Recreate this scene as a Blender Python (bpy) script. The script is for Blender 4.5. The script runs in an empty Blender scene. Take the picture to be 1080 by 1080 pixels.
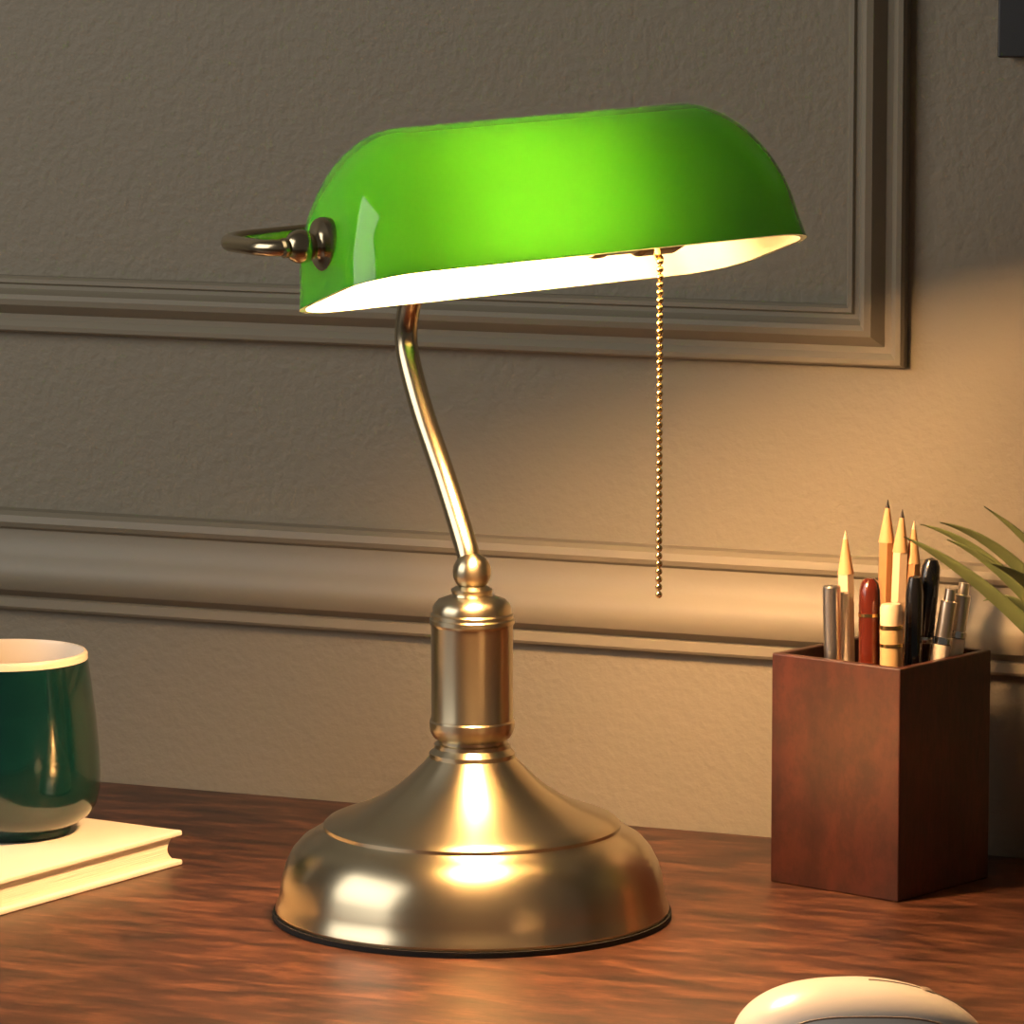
import bpy, bmesh, math, random
from mathutils import Vector, Matrix
random.seed(4)
S=bpy.context.scene
S.view_settings.view_transform='Standard'
COL=S.collection
rad=math.radians

# ---------------------------------------------------------------- helpers
def lin(c):
    return tuple(((x/255)/12.92 if x/255<=.04045 else ((x/255+.055)/1.055)**2.4) for x in c)+(1,)
def mat(name,rgb,rough=.5,metal=0,coat=0,spec=.5,emis=None,es=0):
    m=bpy.data.materials.new(name); m.use_nodes=True
    b=m.node_tree.nodes['Principled BSDF']
    b.inputs['Base Color'].default_value=lin(rgb)
    b.inputs['Roughness'].default_value=rough
    b.inputs['Metallic'].default_value=metal
    b.inputs['Coat Weight'].default_value=coat
    b.inputs['Coat Roughness'].default_value=.05
    b.inputs['Specular IOR Level'].default_value=spec
    if emis:
        b.inputs['Emission Color'].default_value=lin(emis); b.inputs['Emission Strength'].default_value=es
    return m
def N(m,t,**k):
    n=m.node_tree.nodes.new(t)
    for a,v in k.items():
        if a in n.inputs: n.inputs[a].default_value=v
        else: setattr(n,a,v)
    return n
def L(m,a,b): m.node_tree.links.new(a,b)
def bump(m,scale,strength,dist=.001,vec=None,detail=4):
    b=m.node_tree.nodes['Principled BSDF']
    tc=N(m,'ShaderNodeTexCoord'); mp=N(m,'ShaderNodeMapping')
    if vec: mp.inputs['Scale'].default_value=vec
    n=N(m,'ShaderNodeTexNoise'); n.inputs['Scale'].default_value=scale; n.inputs['Detail'].default_value=detail
    bp=N(m,'ShaderNodeBump'); bp.inputs['Strength'].default_value=strength; bp.inputs['Distance'].default_value=dist
    L(m,tc.outputs['Object'],mp.inputs[0]); L(m,mp.outputs[0],n.inputs['Vector'])
    L(m,n.outputs['Fac'],bp.inputs['Height']); L(m,bp.outputs[0],b.inputs['Normal'])
    return n
def mk(name,verts,faces,m,parent=None,smooth=True,angle=35):
    me=bpy.data.meshes.new(name); me.from_pydata([tuple(v) for v in verts],[],faces); me.update()
    bm=bmesh.new(); bm.from_mesh(me); bmesh.ops.recalc_face_normals(bm,faces=bm.faces); bm.to_mesh(me); bm.free()
    if smooth:
        me.shade_smooth(); me.set_sharp_from_angle(angle=rad(angle))
    ms=m if isinstance(m,(list,tuple)) else [m]
    for x in ms: me.materials.append(x)
    o=bpy.data.objects.new(name,me); COL.objects.link(o)
    if parent: o.parent=parent
    return o
def empty(name,loc=(0,0,0)):
    o=bpy.data.objects.new(name,None); o.location=loc; o.empty_display_size=.02; COL.objects.link(o); return o
def lathe_geo(prof,seg=96,M=Matrix(),caps=True):
    v=[];f=[]
    for r,z in prof:
        for i in range(seg):
            a=2*math.pi*i/seg; v.append(M@Vector((r*math.cos(a),r*math.sin(a),z)))
    n=len(prof)
    for j in range(n-1):
        for i in range(seg):
            k=(i+1)%seg; f.append((j*seg+i,j*seg+k,(j+1)*seg+k,(j+1)*seg+i))
    if caps and prof[0][0]>1e-4: f.append(tuple(range(seg))[::-1])
    if caps and prof[-1][0]>1e-4: f.append(tuple((n-1)*seg+i for i in range(seg)))
    return v,f
def lathe(name,prof,m,parent=None,seg=96,M=Matrix(),angle=35,caps=True):
    prof=[(max(r,1e-5),z) for r,z in prof]
    v,f=lathe_geo(prof,seg,M,caps)
    return mk(name,v,f,m,parent,angle=angle)
def crom(pts,n=10):
    pts=[Vector(p) for p in pts]; out=[]
    P=[2*pts[0]-pts[1]]+pts+[2*pts[-1]-pts[-2]]
    for i in range(1,len(P)-2):
        for k in range(n):
            t=k/n
            a,b,c,d=P[i-1],P[i],P[i+1],P[i+2]
            out.append(.5*((2*b)+(c-a)*t+(2*a-5*b+4*c-d)*t*t+(3*b-a-3*c+d)*t**3))
    out.append(pts[-1]); return out
def tube_geo(path,r,seg=20):
    v=[];f=[];n=len(path)
    t0=(path[1]-path[0]).normalized()
    up=Vector((0,0,1)) if abs(t0.z)<.9 else Vector((1,0,0))
    nx=t0.cross(up).normalized()
    for j,p in enumerate(path):
        t=(path[min(j+1,n-1)]-path[max(j-1,0)]).normalized()
        nx=(nx-t*nx.dot(t)).normalized(); ny=t.cross(nx)
        rr=r(j/(n-1)) if callable(r) else r
        for i in range(seg):
            a=2*math.pi*i/seg; v.append(p+nx*math.cos(a)*rr+ny*math.sin(a)*rr)
    for j in range(n-1):
        for i in range(seg):
            k=(i+1)%seg; f.append((j*seg+i,j*seg+k,(j+1)*seg+k,(j+1)*seg+i))
    f.append(tuple(range(seg))[::-1]); f.append(tuple((n-1)*seg+i for i in range(seg)))
    return v,f
def tube(name,path,r,m,parent=None,seg=20):
    v,f=tube_geo(path,r,seg); return mk(name,v,f,m,parent,angle=50)
def box(name,x0,x1,y0,y1,z0,z1,m,parent=None,bev=0):
    v=[(x,y,z) for x in(x0,x1) for y in(y0,y1) for z in(z0,z1)]
    f=[(0,1,3,2),(4,6,7,5),(0,4,5,1),(2,3,7,6),(0,2,6,4),(1,5,7,3)]
    o=mk(name,v,f,m,parent,smooth=False)
    if bev:
        b=o.modifiers.new('bev','BEVEL'); b.width=bev; b.segments=3; b.limit_method='ANGLE'
    return o

# ---------------------------------------------------------------- materials
m_wall=mat('wall_paint',(131,124,108),.6)
bump(m_wall,240,.52,.0012,detail=3)
m_trim=mat('trim_paint',(133,126,110),.5)
bump(m_trim,260,.12,.0008)
m_brass=mat('antique_brass',(190,176,148),.22,1)
def brushed():
    m=mat('brushed_brass',(194,183,156),.28,1)
    b=m.node_tree.nodes['Principled BSDF']
    b.inputs['Anisotropic'].default_value=.7
    b.inputs['Anisotropic Rotation'].default_value=.25
    tg=N(m,'ShaderNodeTangent'); tg.direction_type='RADIAL'; tg.axis='Z'
    L(m,tg.outputs[0],b.inputs['Tangent'])
    return m
m_brush=brushed()
m_felt=mat('black_felt',(14,13,12),.8)
# desk wood
def wood(name,c0,c1,c2,scale,vec,rough,bstr,lo=.3,hi=1.2):
    m=mat(name,c1,rough)
    b=m.node_tree.nodes['Principled BSDF']
    tc=N(m,'ShaderNodeTexCoord'); mp=N(m,'ShaderNodeMapping'); mp.inputs['Scale'].default_value=vec
    n=N(m,'ShaderNodeTexNoise'); n.inputs['Scale'].default_value=scale; n.inputs['Detail'].default_value=8; n.inputs['Roughness'].default_value=.7; n.inputs['Distortion'].default_value=.4
    cr=N(m,'ShaderNodeValToRGB'); e=cr.color_ramp.elements
    e[0].position=.36; e[0].color=lin(c0); e[1].position=.65; e[1].color=lin(c2)
    x=cr.color_ramp.elements.new(.5); x.color=lin(c1)
    mp2=N(m,'ShaderNodeMapping'); mp2.inputs['Scale'].default_value=(vec[0]*2.5,vec[1]*9,vec[2]*9)
    n2=N(m,'ShaderNodeTexNoise'); n2.inputs['Scale'].default_value=scale*1.6; n2.inputs['Detail'].default_value=6; n2.inputs['Roughness'].default_value=.7
    mx=N(m,'ShaderNodeMix'); mx.data_type='RGBA'; mx.blend_type='MULTIPLY'; mx.inputs['Factor'].default_value=.85
    cr2=N(m,'ShaderNodeValToRGB'); cr2.color_ramp.elements[0].position=.4; cr2.color_ramp.elements[0].color=(lo,lo,lo,1); cr2.color_ramp.elements[1].position=.58; cr2.color_ramp.elements[1].color=(hi,hi,hi,1)
    L(m,tc.outputs['Object'],mp.inputs[0]); L(m,mp.outputs[0],n.inputs['Vector']); L(m,n.outputs['Fac'],cr.inputs[0])
    L(m,tc.outputs['Object'],mp2.inputs[0]); L(m,mp2.outputs[0],n2.inputs['Vector']); L(m,n2.outputs['Fac'],cr2.inputs[0])
    L(m,cr.outputs[0],mx.inputs[6]); L(m,cr2.outputs[0],mx.inputs[7]); L(m,mx.outputs[2],b.inputs['Base Color'])
    bp=N(m,'ShaderNodeBump'); bp.inputs['Strength'].default_value=bstr; bp.inputs['Distance'].default_value=.0006
    L(m,n2.outputs['Fac'],bp.inputs['Height']); L(m,bp.outputs[0],b.inputs['Normal'])
    return m
m_desk=wood('desk_walnut',(38,22,16),(74,44,31),(116,74,52),22,(1,3.8,3.8),.40,.22,.30,1.12)
m_cupw=wood('cup_mahogany',(43,18,13),(54,24,17),(66,30,22),10,(3,3,.6),.42,.05,.65)
m_floor=wood('floor_oak',(70,48,32),(98,70,46),(120,88,60),3,(1,5,5),.5,.1)

# ---------------------------------------------------------------- room
WY=.223
box('wall_back',-2.4,2.8,WY,WY+.1,-.75,2.35,m_wall)
box('floor',-2.0,2.4,-3.2,WY+.1,-.8,-.75,m_floor)
def panel(name,x0,x1,z0,z1):
    prof=[(0,0),(0,.0055),(.0012,.0075),(.0035,.008),(.0055,.0065),(.0065,.0055),(.0095,.0058),(.0115,.0085),(.0145,.0118),(.0175,.0128),(.0198,.0115),(.021,.008),(.0225,.006),(.0245,.006),(.0255,.0075),(.0275,.0075),(.0288,.0055),(.0288,0)]
    v=[];f=[]
    for d,p in prof:
        v+= [(x0+d,WY-p,z0+d),(x1-d,WY-p,z0+d),(x1-d,WY-p,z1-d),(x0+d,WY-p,z1-d)]
    for j in range(len(prof)-1):
        for i in range(4):
            k=(i+1)%4; f.append((4*j+i,4*j+k,4*j+4+k,4*j+4+i))
    return mk(name,v,f,m_trim,angle=28)
panel('trim_1',-1.25,.1264,.231,1.35)
panel('trim_2',.46,1.9,.231,1.35)
rail=[(0,.0875),(.006,.0875),(.0072,.089),(.0072,.0935),(.006,.0945),(.0085,.096),(.0125,.0985),(.0148,.1025),(.0152,.107),(.0142,.1115),(.0115,.1155),(.0092,.120),(.0082,.126),(.0082,.1295),(.0105,.131),(.0118,.1335),(.0112,.137),(.008,.139),(0,.1395)]
v=[];f=[]
for p,z in rail: v+=[(-2.4,WY-p,z),(2.8,WY-p,z)]
for j in range(len(rail)-1): f.append((2*j,2*j+1,2*j+3,2*j+2))
f.append(tuple(2*j for j in range(len(rail)))); f.append(tuple(2*j+1 for j in range(len(rail)))[::-1])
mk('trim_3',v,f,m_trim,angle=28)
box('baseboard_back',-2.4,2.8,WY-.015,WY,-.75,-.65,m_trim,bev=.004)

desk=empty('wooden_desk')
box('desk_top',-.85,.75,-.45,WY-.001,-.03,0,m_desk,desk,.002)
for i,(x,y) in enumerate([(-.8,-.4),(.7,-.4),(-.8,.14),(.7,.14)]):
    box('leg_%d'%(i+1),x-.025,x+.025,y-.025,y+.025,-.75,-.03,m_desk,desk,.003)
box('apron',-.78,.68,.13,.15,-.11,-.03,m_desk,desk)

# ---------------------------------------------------------------- lamp
lamp=empty('bankers_desk_lamp')
lathe('base_felt',[(0,0),(.0890,0),(.0890,.0025),(0,.0025)],m_felt,lamp)
base=[(.02,.0025),(.0876,.0025),(.088,.004),(.0874,.0062),(.0864,.0085),(.0858,.012),(.0849,.018),(.0832,.024),(.0803,.0298),(.0762,.0345),(.0712,.0375),(.0672,.0392),(.0662,.0402),(.0662,.0418),(.0648,.0432),(.0615,.0446),
 (.055,.0468),(.0475,.0498),(.0405,.0535),(.0338,.058),(.0278,.063),(.0228,.068),(.0188,.0722)]
lathe('base_dome',base,m_brush,lamp,160,angle=28)
stem=[(.015,.070),(.0182,.0705),(.0192,.072),(.0192,.0738),(.0178,.0752),(.0168,.0762),(.0168,.0778),(.0155,.0785),(.0155,.0798),(.0172,.081),(.0186,.0835),(.0190,.0855),(.0190,.088),(.0184,.0888),(.0184,.0895),
 (.0182,.0905),(.0182,.1305),(.0184,.1312),(.0189,.132),(.0189,.1338),(.0183,.1345),(.0183,.136),(.0175,.1368),(.0175,.1385),(.0168,.1405),(.0150,.1425),(.0118,.1437),(.0092,.1443),(.0088,.1452),(.0092,.1462),(.0092,.1472),(.0078,.148),(.0066,.1488)]
z0=.1548; R=.0086
for i in range(1,13):
    a=-math.pi/2+math.pi*i/13
    if R*math.cos(a)>.0055 or a>0: stem.append((R*math.cos(a),z0+R*math.sin(a)))
stem.append((0,z0+R))
lathe('stem_column',stem,m_brush,lamp,96,angle=28)
rear=Vector((-.783,.622,0))
arm=[(.001,.1560),(.006,.166),(.0250,.1925),(.046,.2190),(.0594,.2400),(.064,.2530),(.0618,.2655),(.056,.2750),(.042,.2930),(.018,.3100),(-.008,.3120)]
tube('arm',crom([rear*q+Vector((0,0,z)) for q,z in arm],10),.0052,m_brass,lamp,24)

YAW=51.5
AX=Matrix.Translation((.0526,-.0390,.3135))@Matrix.Rotation(rad(YAW),4,'Z')@Matrix.Rotation(rad(-3.2),4,'Y')
SH=AX@Matrix.Rotation(rad(-15),4,'X')
Lh=.1105; SR=.0455; h=.0225; rc=.027; LEAN=.24
m_green=bpy.data.materials.new('green_cased_glass'); m_green.use_nodes=True
def glassmat(m,rgb,trans_rgb,wt,coat,rough,spec=.5):
    nt=m.node_tree; b=nt.nodes['Principled BSDF']; out=nt.nodes['Material Output']
    b.inputs['Base Color'].default_value=lin(rgb); b.inputs['Roughness'].default_value=rough
    b.inputs['Specular IOR Level'].default_value=spec
    b.inputs['Coat Weight'].default_value=coat; b.inputs['Coat Roughness'].default_value=.04
    t=N(m,'ShaderNodeBsdfTranslucent'); t.inputs[0].default_value=lin(trans_rgb)
    mx=N(m,'ShaderNodeMixShader'); mx.inputs[0].default_value=wt
    L(m,b.outputs[0],mx.inputs[1]); L(m,t.outputs[0],mx.inputs[2]); L(m,mx.outputs[0],out.inputs[0])
glassmat(m_green,(14,118,36),(92,202,50),.070,1,.3,.0)
m_white=bpy.data.materials.new('white_glass_lining'); m_white.use_nodes=True
glassmat(m_white,(250,248,240),(255,252,240),.3,.3,.25)
prof=[]
nleg=6;narc=84
for i in range(nleg): prof.append((-SR,-h+h*i/nleg))
for i in range(narc+1):
    a=math.pi-math.pi*i/narc; prof.append((SR*math.cos(a),SR*math.sin(a)))
for i in range(1,nleg+1): prof.append((SR,-h*i/nleg))
def half():
    st=[]
    for i in range(17): st.append(('s',i/16))
    for i in range(1,25): st.append(('f',math.pi/2*i/24))
    for i in range(1,9): st.append(('c',i/8))
    return st
hs=half()
def shade_pt(P,st,sgn,off):
    C=Vector((0,0,-h)); p=Vector((0,P[0],P[1]))
    if off:
        ax=Vector((0,P[0],max(P[1],0))); nn=ax.normalized(); p=p-nn*off
        if P[1]<0: p.z=P[1]
    rc_=rc-off; Lq=Lh-off
    d=p-C; dl=d.length
    k=1;rcc=min(rc_,dl*.8)
    if st[0]=='f': k=1-rcc*(1-math.cos(st[1]))/dl
    elif st[0]=='c': k=(1-rcc/dl)*(1-st[1])
    q=C+d*k
    lean=LEAN*(q.z+h)
    if st[0]=='s': x=(Lq-LEAN*(p.z+h)-rcc)*st[1]
    elif st[0]=='f':
        x=Lq-lean*math.sin(st[1])-LEAN*(p.z+h)*(1-math.sin(st[1]))-rcc+rcc*math.sin(st[1])
    else: x=Lq-lean
    return Vector((sgn*x,q.y,q.z))
capx=Lh-LEAN*h
cols=[('R',s) for s in hs[::-1]]+[('L',s) for s in hs[1:]]
np_=len(prof)
def shell(off):
    vv=[]
    for side,s in cols:
        for P in prof: vv.append(SH@shade_pt(P,s,1 if side=='R' else -1,off))
    return vv
v=shell(0)+shell(.0028); nsh=len(cols)*np_
f=[];mi=[]
for j in range(len(cols)-1):
    for i in range(np_-1):
        q=(j*np_+i,j*np_+i+1,(j+1)*np_+i+1,(j+1)*np_+i)
        f.append(q); mi.append(0)
        f.append(tuple(nsh+t for t in q[::-1])); mi.append(1)
    for i in(0,np_-1):
        a,b=j*np_+i,(j+1)*np_+i
        f.append((a,b,nsh+b,nsh+a)); mi.append(1)
me=bpy.data.meshes.new('shade'); me.from_pydata([tuple(x) for x in v],[],f)
for m_ in(m_green,m_white): me.materials.append(m_)
for p_,q in zip(me.polygons,mi): p_.material_index=q
bm=bmesh.new(); bm.from_mesh(me); bmesh.ops.remove_doubles(bm,verts=bm.verts,dist=1e-6)
bmesh.ops.dissolve_degenerate(bm,edges=bm.edges,dist=1e-7)
bmesh.ops.recalc_face_normals(bm,faces=bm.faces)
top=max(bm.faces,key=lambda q:q.calc_center_median().z)
if top.normal.z<0: bmesh.ops.reverse_faces(bm,faces=bm.faces)
bm.to_mesh(me); bm.free(); me.shade_smooth(); me.set_sharp_from_angle(angle=rad(50))
sh=bpy.data.objects.new('glass_shade',me); COL.objects.link(sh); sh.parent=lamp
# bracket
br=.0035; by=.056
def legpts(bx,sg):
    p=[(sg*(capx+.006),0,0),(sg*(bx-.017),0,0)]
    for i in range(1,9):
        a=math.pi/2*i/8; p.append((sg*((bx-.015)+.015*math.sin(a)),.015-.015*math.cos(a),0))
    for i in range(9):
        a=math.pi/2*i/8; p.append((sg*((bx-.018)+.018*math.cos(a)),by-.018+.018*math.sin(a),0))
    return p
full=legpts(capx+.025,-1)+[(-.05,by,0),(0,by,0),(.05,by,0)]+legpts(capx+.016,1)[::-1]
tube('shade_bracket',[AX@Vector(p) for p in full],br,m_brass,lamp)
lathe('bracket_joint',[(0,-.008),(.006,-.0075),(.0075,-.004),(.0078,0),(.0075,.004),(.006,.0075),(0,.008)],m_brass,lamp,32,M=AX@Matrix.Translation((0,by,0)))
for nm,s in(('knob_left',-1),('knob_right',1)):
    M=AX@Matrix.Rotation(rad(90*s),4,'Y')
    e=capx+.0008
    kp=[(0,e-.006),(.0108,e-.005),(.0115,e),(.0110,e+.0018),(.0075,e+.0024),(.0060,e+.0030),(.0050,e+.004)]
    c=e+.0105; rb=.0072
    if s==1: c=e+.0075; rb=.0055
    for i in range(3,13):
        a=-math.pi/2+math.pi*i/13; kp.append((rb*math.cos(a),c+rb*math.sin(a)))
    kp+=[(.0042,c+rb*.98),(.0042,c+rb+.001),(0,c+rb+.001)]
    lathe(nm,kp,m_brass,lamp,40,M=M)
# bulb + socket
m_bulb=mat('lit_bulb',(255,240,210),.4,emis=(255,194,130),es=560)
Mx=AX@Matrix.Translation((0,-.002,-.003))@Matrix.Rotation(rad(90),4,'Y')
bp=[(0,-.064),(.006,-.063),(.012,-.059),(.0160,-.052),(.0170,-.043),(.0162,-.030),(.014,-.016),(.0115,-.004),(.0105,.006),(.0105,.020),(0,.020)]
lathe('light_bulb',bp,m_bulb,lamp,32,M=Mx)
m_dark=mat('socket_bronze',(84,66,44),.35,.9)
lathe('socket',[(0,.018),(.0135,.018),(.0145,.020),(.0145,.024),(.0138,.025),(.0138,.040),(.0155,.042),(.0155,.058),(.013,.064),(.006,.067),(.006,capx-.004),(0,capx-.004)],m_dark,lamp,40,M=Mx)
# pull chain
m_chain=mat('brass_chain',(215,190,135),.22,1)
cx,cy=.0957,-.0166
v=[];f=[]
def addball(c,r,seg=12,rings=8):
    pr=[(max(r*math.sin(math.pi*i/rings),1e-5),-r*math.cos(math.pi*i/rings)) for i in range(rings+1)]
    a,b=lathe_geo(pr,seg,Matrix.Translation(c)); o=len(v); v.extend(a); f.extend([tuple(o+q for q in t) for t in b])
z=.1462
ztop=.2965
n=int((ztop-z)/.00335)
for i in range(n): addball((cx,cy,ztop-i*.00335),.00158)
a,b=tube_geo([Vector((cx,cy,ztop-(n-1)*.00335)),Vector((cx,cy,ztop))],.0004,6); o=len(v); v+=a; f+=[tuple(o+q for q in t) for t in b]
a,b=tube_geo(crom([Vector((cx,cy,ztop+.001)),Vector((cx-.002,cy+.002,ztop+.003)),AX@Vector((.045,-.013,-.006))],6),.0017,10); o=len(v); v+=a; f+=[tuple(o+q for q in t) for t in b]
mk('pull_chain',v,f,m_chain,lamp,angle=60)

# ---------------------------------------------------------------- pencil cup
RX=Vector((.91706,.39875,0)); DX=Vector((-.39875,.91706,0))
CC=Vector((.1416,.1458,0))
cup=empty('pencil_holder',CC); cup.rotation_euler=(0,0,rad(-16.5))
w=.0361; H=.107; t=.0042; wi=w-t
v=[];f=[]
def ring(r,z): return [(-r,-r,z),(r,-r,z),(r,r,z),(-r,r,z)]
for r,z in((w,0),(w,H),(wi,H),(wi,.008)): v+=ring(r,z)
for j in range(3):
    for i in range(4):
        k=(i+1)%4; f.append((4*j+i,4*j+k,4*j+4+k,4*j+4+i))
f.append((0,3,2,1)); f.append((12,13,14,15))
o=mk('wooden_box',v,f,m_cupw,cup,smooth=False)
b=o.modifiers.new('bev','BEVEL'); b.width=.0007; b.segments=2; b.limit_method='ANGLE'
def cupM(u,vv,dep,ub,depb):
    zt=.107+(687-vv)/2285
    T=CC+RX*((u-930)/2291)+DX*dep+Vector((0,0,zt))
    B=CC+RX*((ub-930)/2291)+DX*depb+Vector((0,0,.0095))
    d=T-B; q=d.to_track_quat('Z','Y').to_matrix().to_4x4()
    return Matrix.Translation(B)@q, d.length
pens=empty('pens_and_pencils',(0,0,0))
m_cedar=mat('cedar_wood',(226,176,126),.6); m_nat=mat('natural_pencil',(190,138,92),.4)
m_cream=mat('cream_pencil',(236,210,180),.35); m_lead=mat('graphite',(45,42,42),.4)
def pencil(name,m,*a,lead=True):
    M,l=cupM(*a); r=.0038
    lathe(name+'_body',[(0,0),(r,0),(r,l-.020)],m,pens,6,M=M,angle=20)
    lathe(name+'_point',[(r,l-.020),(.0011,l-.004)],m_cedar,pens,12,M=M,angle=80)
    lathe(name+'_lead',[(.0011,l-.004),(.0001,l)],m_lead if lead else m_cream,pens,12,M=M,angle=80)
pencil('pencil_1',m_cream,891,560,.004,898,.0,lead=False)
pencil('pencil_2',m_nat,938,531,.018,930,.012)
pencil('pencil_3',m_cream,952,539,.010,938,.002)
pencil('pencil_4',m_nat,965,552,.012,952,-.004,lead=False)
def pen(name,parts,*a):
    M,l=cupM(*a)
    for i,(m,pr) in enumerate(parts):
        lathe('%s_%d'%(name,i),[(r,(z if z>=0 else l+z)) for r,z in pr],m,pens,24,M=M)
m_silver=mat('satin_silver',(222,216,208),.3,1); m_chrome=mat('chrome',(238,234,226),.12,1)
m_black=mat('black_plastic',(16,16,18),.2,coat=.5); m_redb=mat('red_brown_lacquer',(84,30,17),.18,coat=.8)
m_gold=mat('gold_trim',(220,180,110),.22,1); m_tan=mat('tan_barrel',(206,172,122),.35); m_clear=mat('pale_grey_plastic',(228,220,206),.2)
r=.0042
pen('silver_pen',[(m_silver,[(0,0),(r,0),(r,-.001),(r-.0006,-.0002),(0,-.0001)]),(m_chrome,[(.0012,-.030),(.0012,-.031)])],875,614,-.008,884,-.010)
pen('grey_pen',[(m_clear,[(0,0),(.0036,0),(.0036,-.001),(.003,-.0002),(0,-.0001)])],886,622,-.004,893,-.012)
r=.0050
pen('red_pen',[(m_redb,[(0,0),(r,0),(r,-.012),(r*.97,-.006),(r*.8,-.0025),(r*.45,-.0005),(0,-.0001)]),(m_gold,[(r+.0003,-.018),(r+.0003,-.0165)])],915,605,-.010,915,-.016)
r=.0052
pen('tan_pen',[(m_tan,[(0,0),(r,0),(r,-.012),(0,-.012)]),(m_gold,[(r+.0003,-.0115),(r+.0003,-.010)]),(m_cream,[(r-.0002,-.010),(r-.0002,-.002),(r-.001,-.0005),(0,-.0004)]),(m_gold,[(r+.0003,-.020),(r+.0003,-.0185)])],935,628,-.022,940,-.022)
r=.0046
pen('black_pen',[(m_black,[(0,0),(r*.8,0),(r*.8,-.040),(r,-.036),(r,-.010),(r*.9,-.004),(r*.6,-.001),(0,-.0001)]),(m_chrome,[(r*.9,-.0395),(r+.0002,-.0385),(r+.0002,-.0372),(r,-.0365)])],981,586,-.004,950,-.006)
pen('black_marker',[(m_black,[(0,0),(.0042,0),(.0042,-.008),(.003,-.001),(0,-.0001)])],962,602,-.012,956,-.014)
r=.0042
for nm,a in(('clear_pen_1',(1000,617,-.010,955,-.016)),('clear_pen_2',(1016,613,-.002,975,-.006)),('clear_pen_3',(1007,622,.008,968,.004))):
    pen(nm,[(m_clear,[(0,0),(r,0),(r,-.026),(0,-.026)]),(m_chrome,[(r*.98,-.026),(r*1.08,-.0255),(r*1.08,-.023),(r*.98,-.0225)]),(m_silver,[(r*.9,-.0225),(r*.9,-.006),(r*.6,-.0055),(r*.6,-.0003),(0,-.0001)])],*a)

# ---------------------------------------------------------------- book + mug
m_cover=mat('cream_book_cover',(240,233,222),.5); m_page=mat('book_pages',(242,233,218),.7)
bump(m_page,30,.6,.0006,(1,1,60))
book=empty('hardcover_book',(-.1703,.0479,0)); 
book.rotation_euler=(0,0,math.atan2(.987,.163)-math.pi/2)
BL,BW,BT=.155,.20,.0165
box('cover_bottom',-BW,0,-BL,0,0,.0026,m_cover,book,.0008)
box('cover_top',-BW,0,-BL,0,BT-.0026,BT,m_cover,book,.0008)
v=[];f=[];n=14
for x in(-BW+.003,-.003):
    for i in range(n+1):
        s=i/n; v.append((x,-.0035-.0045*math.sin(math.pi*s),.0026+(BT-.0052)*s))
    v.append((x,-BL+.004,BT-.0026)); v.append((x,-BL+.004,.0026))
k=n+3
for i in range(k): f.append((i,(i+1)%k,k+(i+1)%k,k+i))
f.append(tuple(range(k))); f.append(tuple(range(k,2*k)))
mk('page_block',v,f,m_page,book,angle=40)
v=[];f=[]
for x in(-BW,0):
    for i in range(n+1):
        a=-math.pi/2+math.pi*i/n; v.append((x,-BL-.005*math.cos(a),BT/2+BT/2*math.sin(a)))
    for i in range(n+1):
        a=math.pi/2-math.pi*i/n; v.append((x,-BL+.0015-.004*math.cos(a),BT/2+(BT/2-.002)*math.sin(a)))
k=2*(n+1)
for i in range(k): f.append((i,(i+1)%k,k+(i+1)%k,k+i))
f.append(tuple(range(k))); f.append(tuple(range(k,2*k)))
mk('spine',v,f,m_cover,book,angle=40)

m_teal=mat('teal_glaze',(4,43,43),.16,coat=.5); m_inner=mat('cream_glaze',(250,238,220),.25)
mug=empty('coffee_mug',(-.2444,.0127,BT))
mp=[(0,.0),(.028,0),(.0295,.0005),(.030,.003),(.0325,.0045),(.0385,.0085),(.0420,.0135),(.0436,.020),(.0439,.028),(.0434,.040),(.0420,.056),(.0402,.070),(.0386,.0820)]
lathe('mug_body',mp,m_teal,mug,96,angle=50,caps=False)
lathe('mug_lining',[(.0386,.0820),(.0385,.0845),(.0378,.0856),(.0368,.0856),(.0362,.0840),(.037,.072),(.039,.055),(.0405,.035),(.040,.020),(.034,.010),(0,.008)],m_inner,mug,96,angle=60,caps=False)
lathe('coffee',[(0,.045),(.0392,.045),(.0392,.0445),(0,.0445)],mat('coffee_liquid',(60,34,20),.1),mug,64)
hp=[Vector((-.040,0,.070)),Vector((-.058,0,.069)),Vector((-.068,0,.056)),Vector((-.067,0,.036)),Vector((-.055,0,.024)),Vector((-.0415,0,.022))]
hd=tube('mug_handle',crom(hp,8),.0052,m_teal,mug); hd.rotation_euler=(0,0,rad(15))

# ---------------------------------------------------------------- mouse
m_mouse=mat('white_plastic',(236,230,222),.28,coat=.2); m_seam=mat('seam_grey',(150,136,122),.6)
mouse=empty('computer_mouse',(.2500,-.193,0)); mouse.rotation_euler=(0,0,rad(23.5+10))
A,B,Hm=.050,.030,.034
def mz(x,y):
    e=abs(x/A)**2.6+abs(y/B)**2.4
    e=min(e,1); peak=1-.22*max(0,(x/A))**1.5-.05*(x/A)
    return .008+ (Hm-.008)*peak*(1-e)**.46
v=[];f=[];nr=28;ns=72
for j in range(nr+1):
    rr=math.sin(math.pi/2*j/nr)
    for i in range(ns):
        a=2*math.pi*i/ns; ca,sa=math.cos(a),math.sin(a)
        q=(abs(ca)**2.6+abs(sa)**2.4)**(-1/2.5)
        x=A*ca*q*rr; y=B*sa*q*rr; v.append((x,y,mz(x,y)))
for i in range(ns):
    x,y,_=v[nr*ns+i]; v.append((x*.93,y*.91,.0060))
for i in range(ns):
    x,y,_=v[nr*ns+i]; v.append((x*.92,y*.90,.0005))
for j in range(nr+2):
    for i in range(ns):
        k=(i+1)%ns; f.append((j*ns+i,j*ns+k,(j+1)*ns+k,(j+1)*ns+i))
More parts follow.
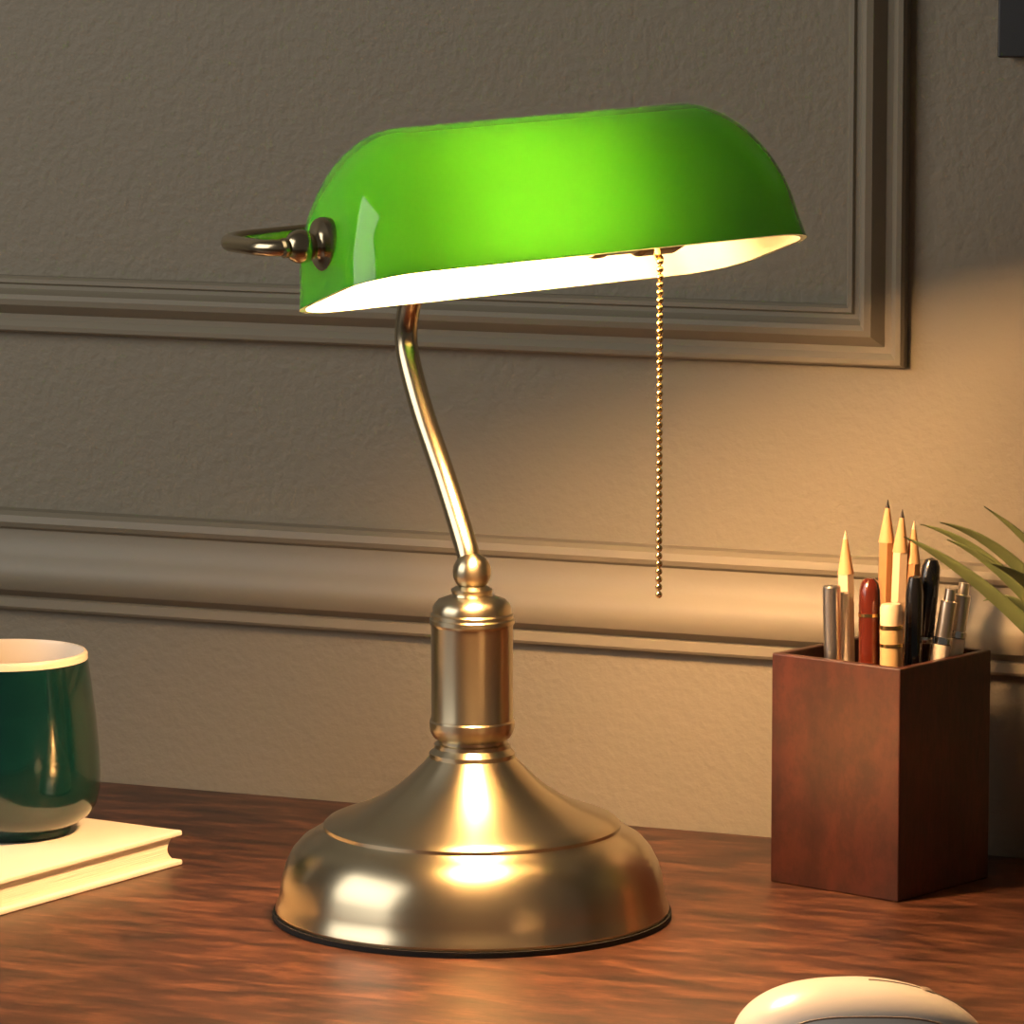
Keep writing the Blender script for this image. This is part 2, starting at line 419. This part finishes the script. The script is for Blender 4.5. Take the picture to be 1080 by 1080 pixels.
f.append(tuple((nr+2)*ns+i for i in range(ns)))
mk('mouse_shell',v,f,m_mouse,mouse,angle=60)
def online(pts): return [Vector((x,y,mz(x,y))) for x,y in pts]
tube('button_split',online([(.004+.00220*i,0) for i in range(20)]),.0004,m_seam,mouse,8)
tube('side_seam',online([(-.038+.0040*i,-.021-.0035*math.sin(math.pi*i/20)) for i in range(20)]),.0004,m_seam,mouse,8)
lathe('scroll_wheel',[(0,-.0025),(.005,-.0025),(.0056,-.001),(.0056,.001),(.005,.0025),(0,.0025)],m_seam,mouse,32,M=Matrix.Translation((.026,0,mz(.026,0)-.0048))@Matrix.Rotation(rad(90),4,'X'))

# ---------------------------------------------------------------- plant
PL=Vector((.272,.150,0))
plant=empty('potted_plant',PL)
m_pot=mat('terracotta_pot',(150,96,66),.7); m_soil=mat('soil',(40,28,20),.9)
lathe('pot',[(0,0),(.026,0),(.034,.055),(.0375,.056),(.038,.068),(.034,.068),(.033,.060),(0,.060)],m_pot,plant,64)
lathe('soil',[(0,.0595),(.0325,.0605),(0,.063)],m_soil,plant,32)
m_leaf=mat('olive_leaf',(112,124,78),.42)
def leafB(name,base,ctrl,tip,wd):
    base,ctrl,tip=Vector(base),Vector(ctrl),Vector(tip)
    v=[];f=[];n=22
    for i in range(n+1):
        s=i/n
        p=base*(1-s)**2+ctrl*2*s*(1-s)+tip*s*s
        d=(ctrl-base)*(1-s)+(tip-ctrl)*s
        side=Vector((-d.y,d.x,0)); side=side.normalized() if side.length>1e-6 else Vector((1,0,0))
        side=(side*.5+Vector((0,0,.75))).normalized()
        d.normalize(); side=(side-d*side.dot(d)).normalized()
        nrm=side.cross(d).normalized()
        ww=wd*min(1,(.35+1.6*s))*(1-s**3.2)+.00008
        v+=[p-side*ww+nrm*ww*.4,p,p+side*ww+nrm*ww*.4]
    for i in range(n):
        a=3*i; f+=[(a,a+1,a+4,a+3),(a+1,a+2,a+5,a+4)]
    o=mk(name,v,f,m_leaf,plant,angle=70); s_=o.modifiers.new('s','SOLIDIFY'); s_.thickness=.0005
spec=[ # az(deg), horizontal reach, tip z, ctrl reach, ctrl z, width
 (204,.116,.167,.064,.146,.0052),(200,.108,.1715,.062,.164,.0038),(209,.101,.1745,.052,.166,.0044),(196,.088,.162,.055,.148,.005),
 (212,.082,.182,.03,.150,.004),(190,.080,.135,.055,.150,.004),(206,.097,.1660,.06,.156,.0038),
 (230,.09,.160,.05,.15,.005),(250,.10,.15,.05,.15,.005),(275,.10,.16,.05,.15,.005),(300,.11,.14,.06,.16,.005),(325,.10,.17,.05,.15,.005),(350,.11,.15,.05,.16,.005),(15,.10,.16,.05,.15,.005),(35,.07,.17,.03,.15,.005),
 (60,.05,.17,.02,.13,.004),(120,.05,.18,.02,.13,.004),(150,.06,.185,.02,.13,.004),(240,.03,.20,.01,.13,.004),(320,.04,.195,.01,.13,.004)]
for K,(az,re,zt,rc_,zc,wd) in enumerate(spec):
    e=Vector((math.cos(rad(az)),math.sin(rad(az)),0))
    leafB('leaf_%d'%(K+1),e*.004+Vector((0,0,.062)),e*rc_+Vector((0,0,zc)),e*re+Vector((0,0,zt)),wd)

# ---------------------------------------------------------------- picture frame
pf=empty('picture_frame',(.1735,WY,.3777))
m_fr=mat('black_frame',(26,27,32),.4); m_art=mat('print_paper',(180,172,156),.6)
W2,H2,fw=.22,.30,.030
box('frame_bottom',0,W2,-.015,0,0,fw,m_fr,pf,.001); box('frame_top',0,W2,-.015,0,H2-fw,H2,m_fr,pf,.001)
box('frame_left',0,fw,-.015,0,fw,H2-fw,m_fr,pf,.001); box('frame_right',W2-fw,W2,-.015,0,fw,H2-fw,m_fr,pf,.001)
box('print',fw,W2-fw,-.006,-.001,fw,H2-fw,m_art,pf)

# ---------------------------------------------------------------- lights
w=bpy.data.worlds.new('World'); S.world=w; w.use_nodes=True
nt=w.node_tree; bg=nt.nodes['Background']; bg.inputs[1].default_value=1
tc=nt.nodes.new('ShaderNodeTexCoord'); sx=nt.nodes.new('ShaderNodeSeparateXYZ'); cr=nt.nodes.new('ShaderNodeValToRGB')
nt.links.new(tc.outputs['Generated'],sx.inputs[0]); nt.links.new(sx.outputs['Z'],cr.inputs[0]); nt.links.new(cr.outputs[0],bg.inputs[0])
cr.color_ramp.elements[0].position=.2; cr.color_ramp.elements[0].color=(.066,.058,.048,1)
cr.color_ramp.elements[1].position=1; cr.color_ramp.elements[1].color=(.062,.055,.046,1)
def area(name,loc,tgt,sx,sy,pw,col):
    l=bpy.data.lights.new(name,'AREA'); l.shape='RECTANGLE'; l.size=sx; l.size_y=sy; l.energy=pw; l.color=col
    o=bpy.data.objects.new(name,l); o.location=loc; o.rotation_euler=(Vector(tgt)-Vector(loc)).to_track_quat('-Z','Y').to_euler(); COL.objects.link(o)
area('window_light',(-1.35,-1.25,.95),(0,.1,.2),1.5,1.3,22,(1,.93,.84))

# ---------------------------------------------------------------- camera
cam=bpy.data.cameras.new('camera'); cam.sensor_width=36; cam.lens=36*5000/1080; cam.clip_start=.05
co=bpy.data.objects.new('camera',cam); COL.objects.link(co)
co.location=(.8453,-1.8995,.4479)
co.rotation_euler=(rad(90-7.3),0,rad(23.5))
S.camera=co
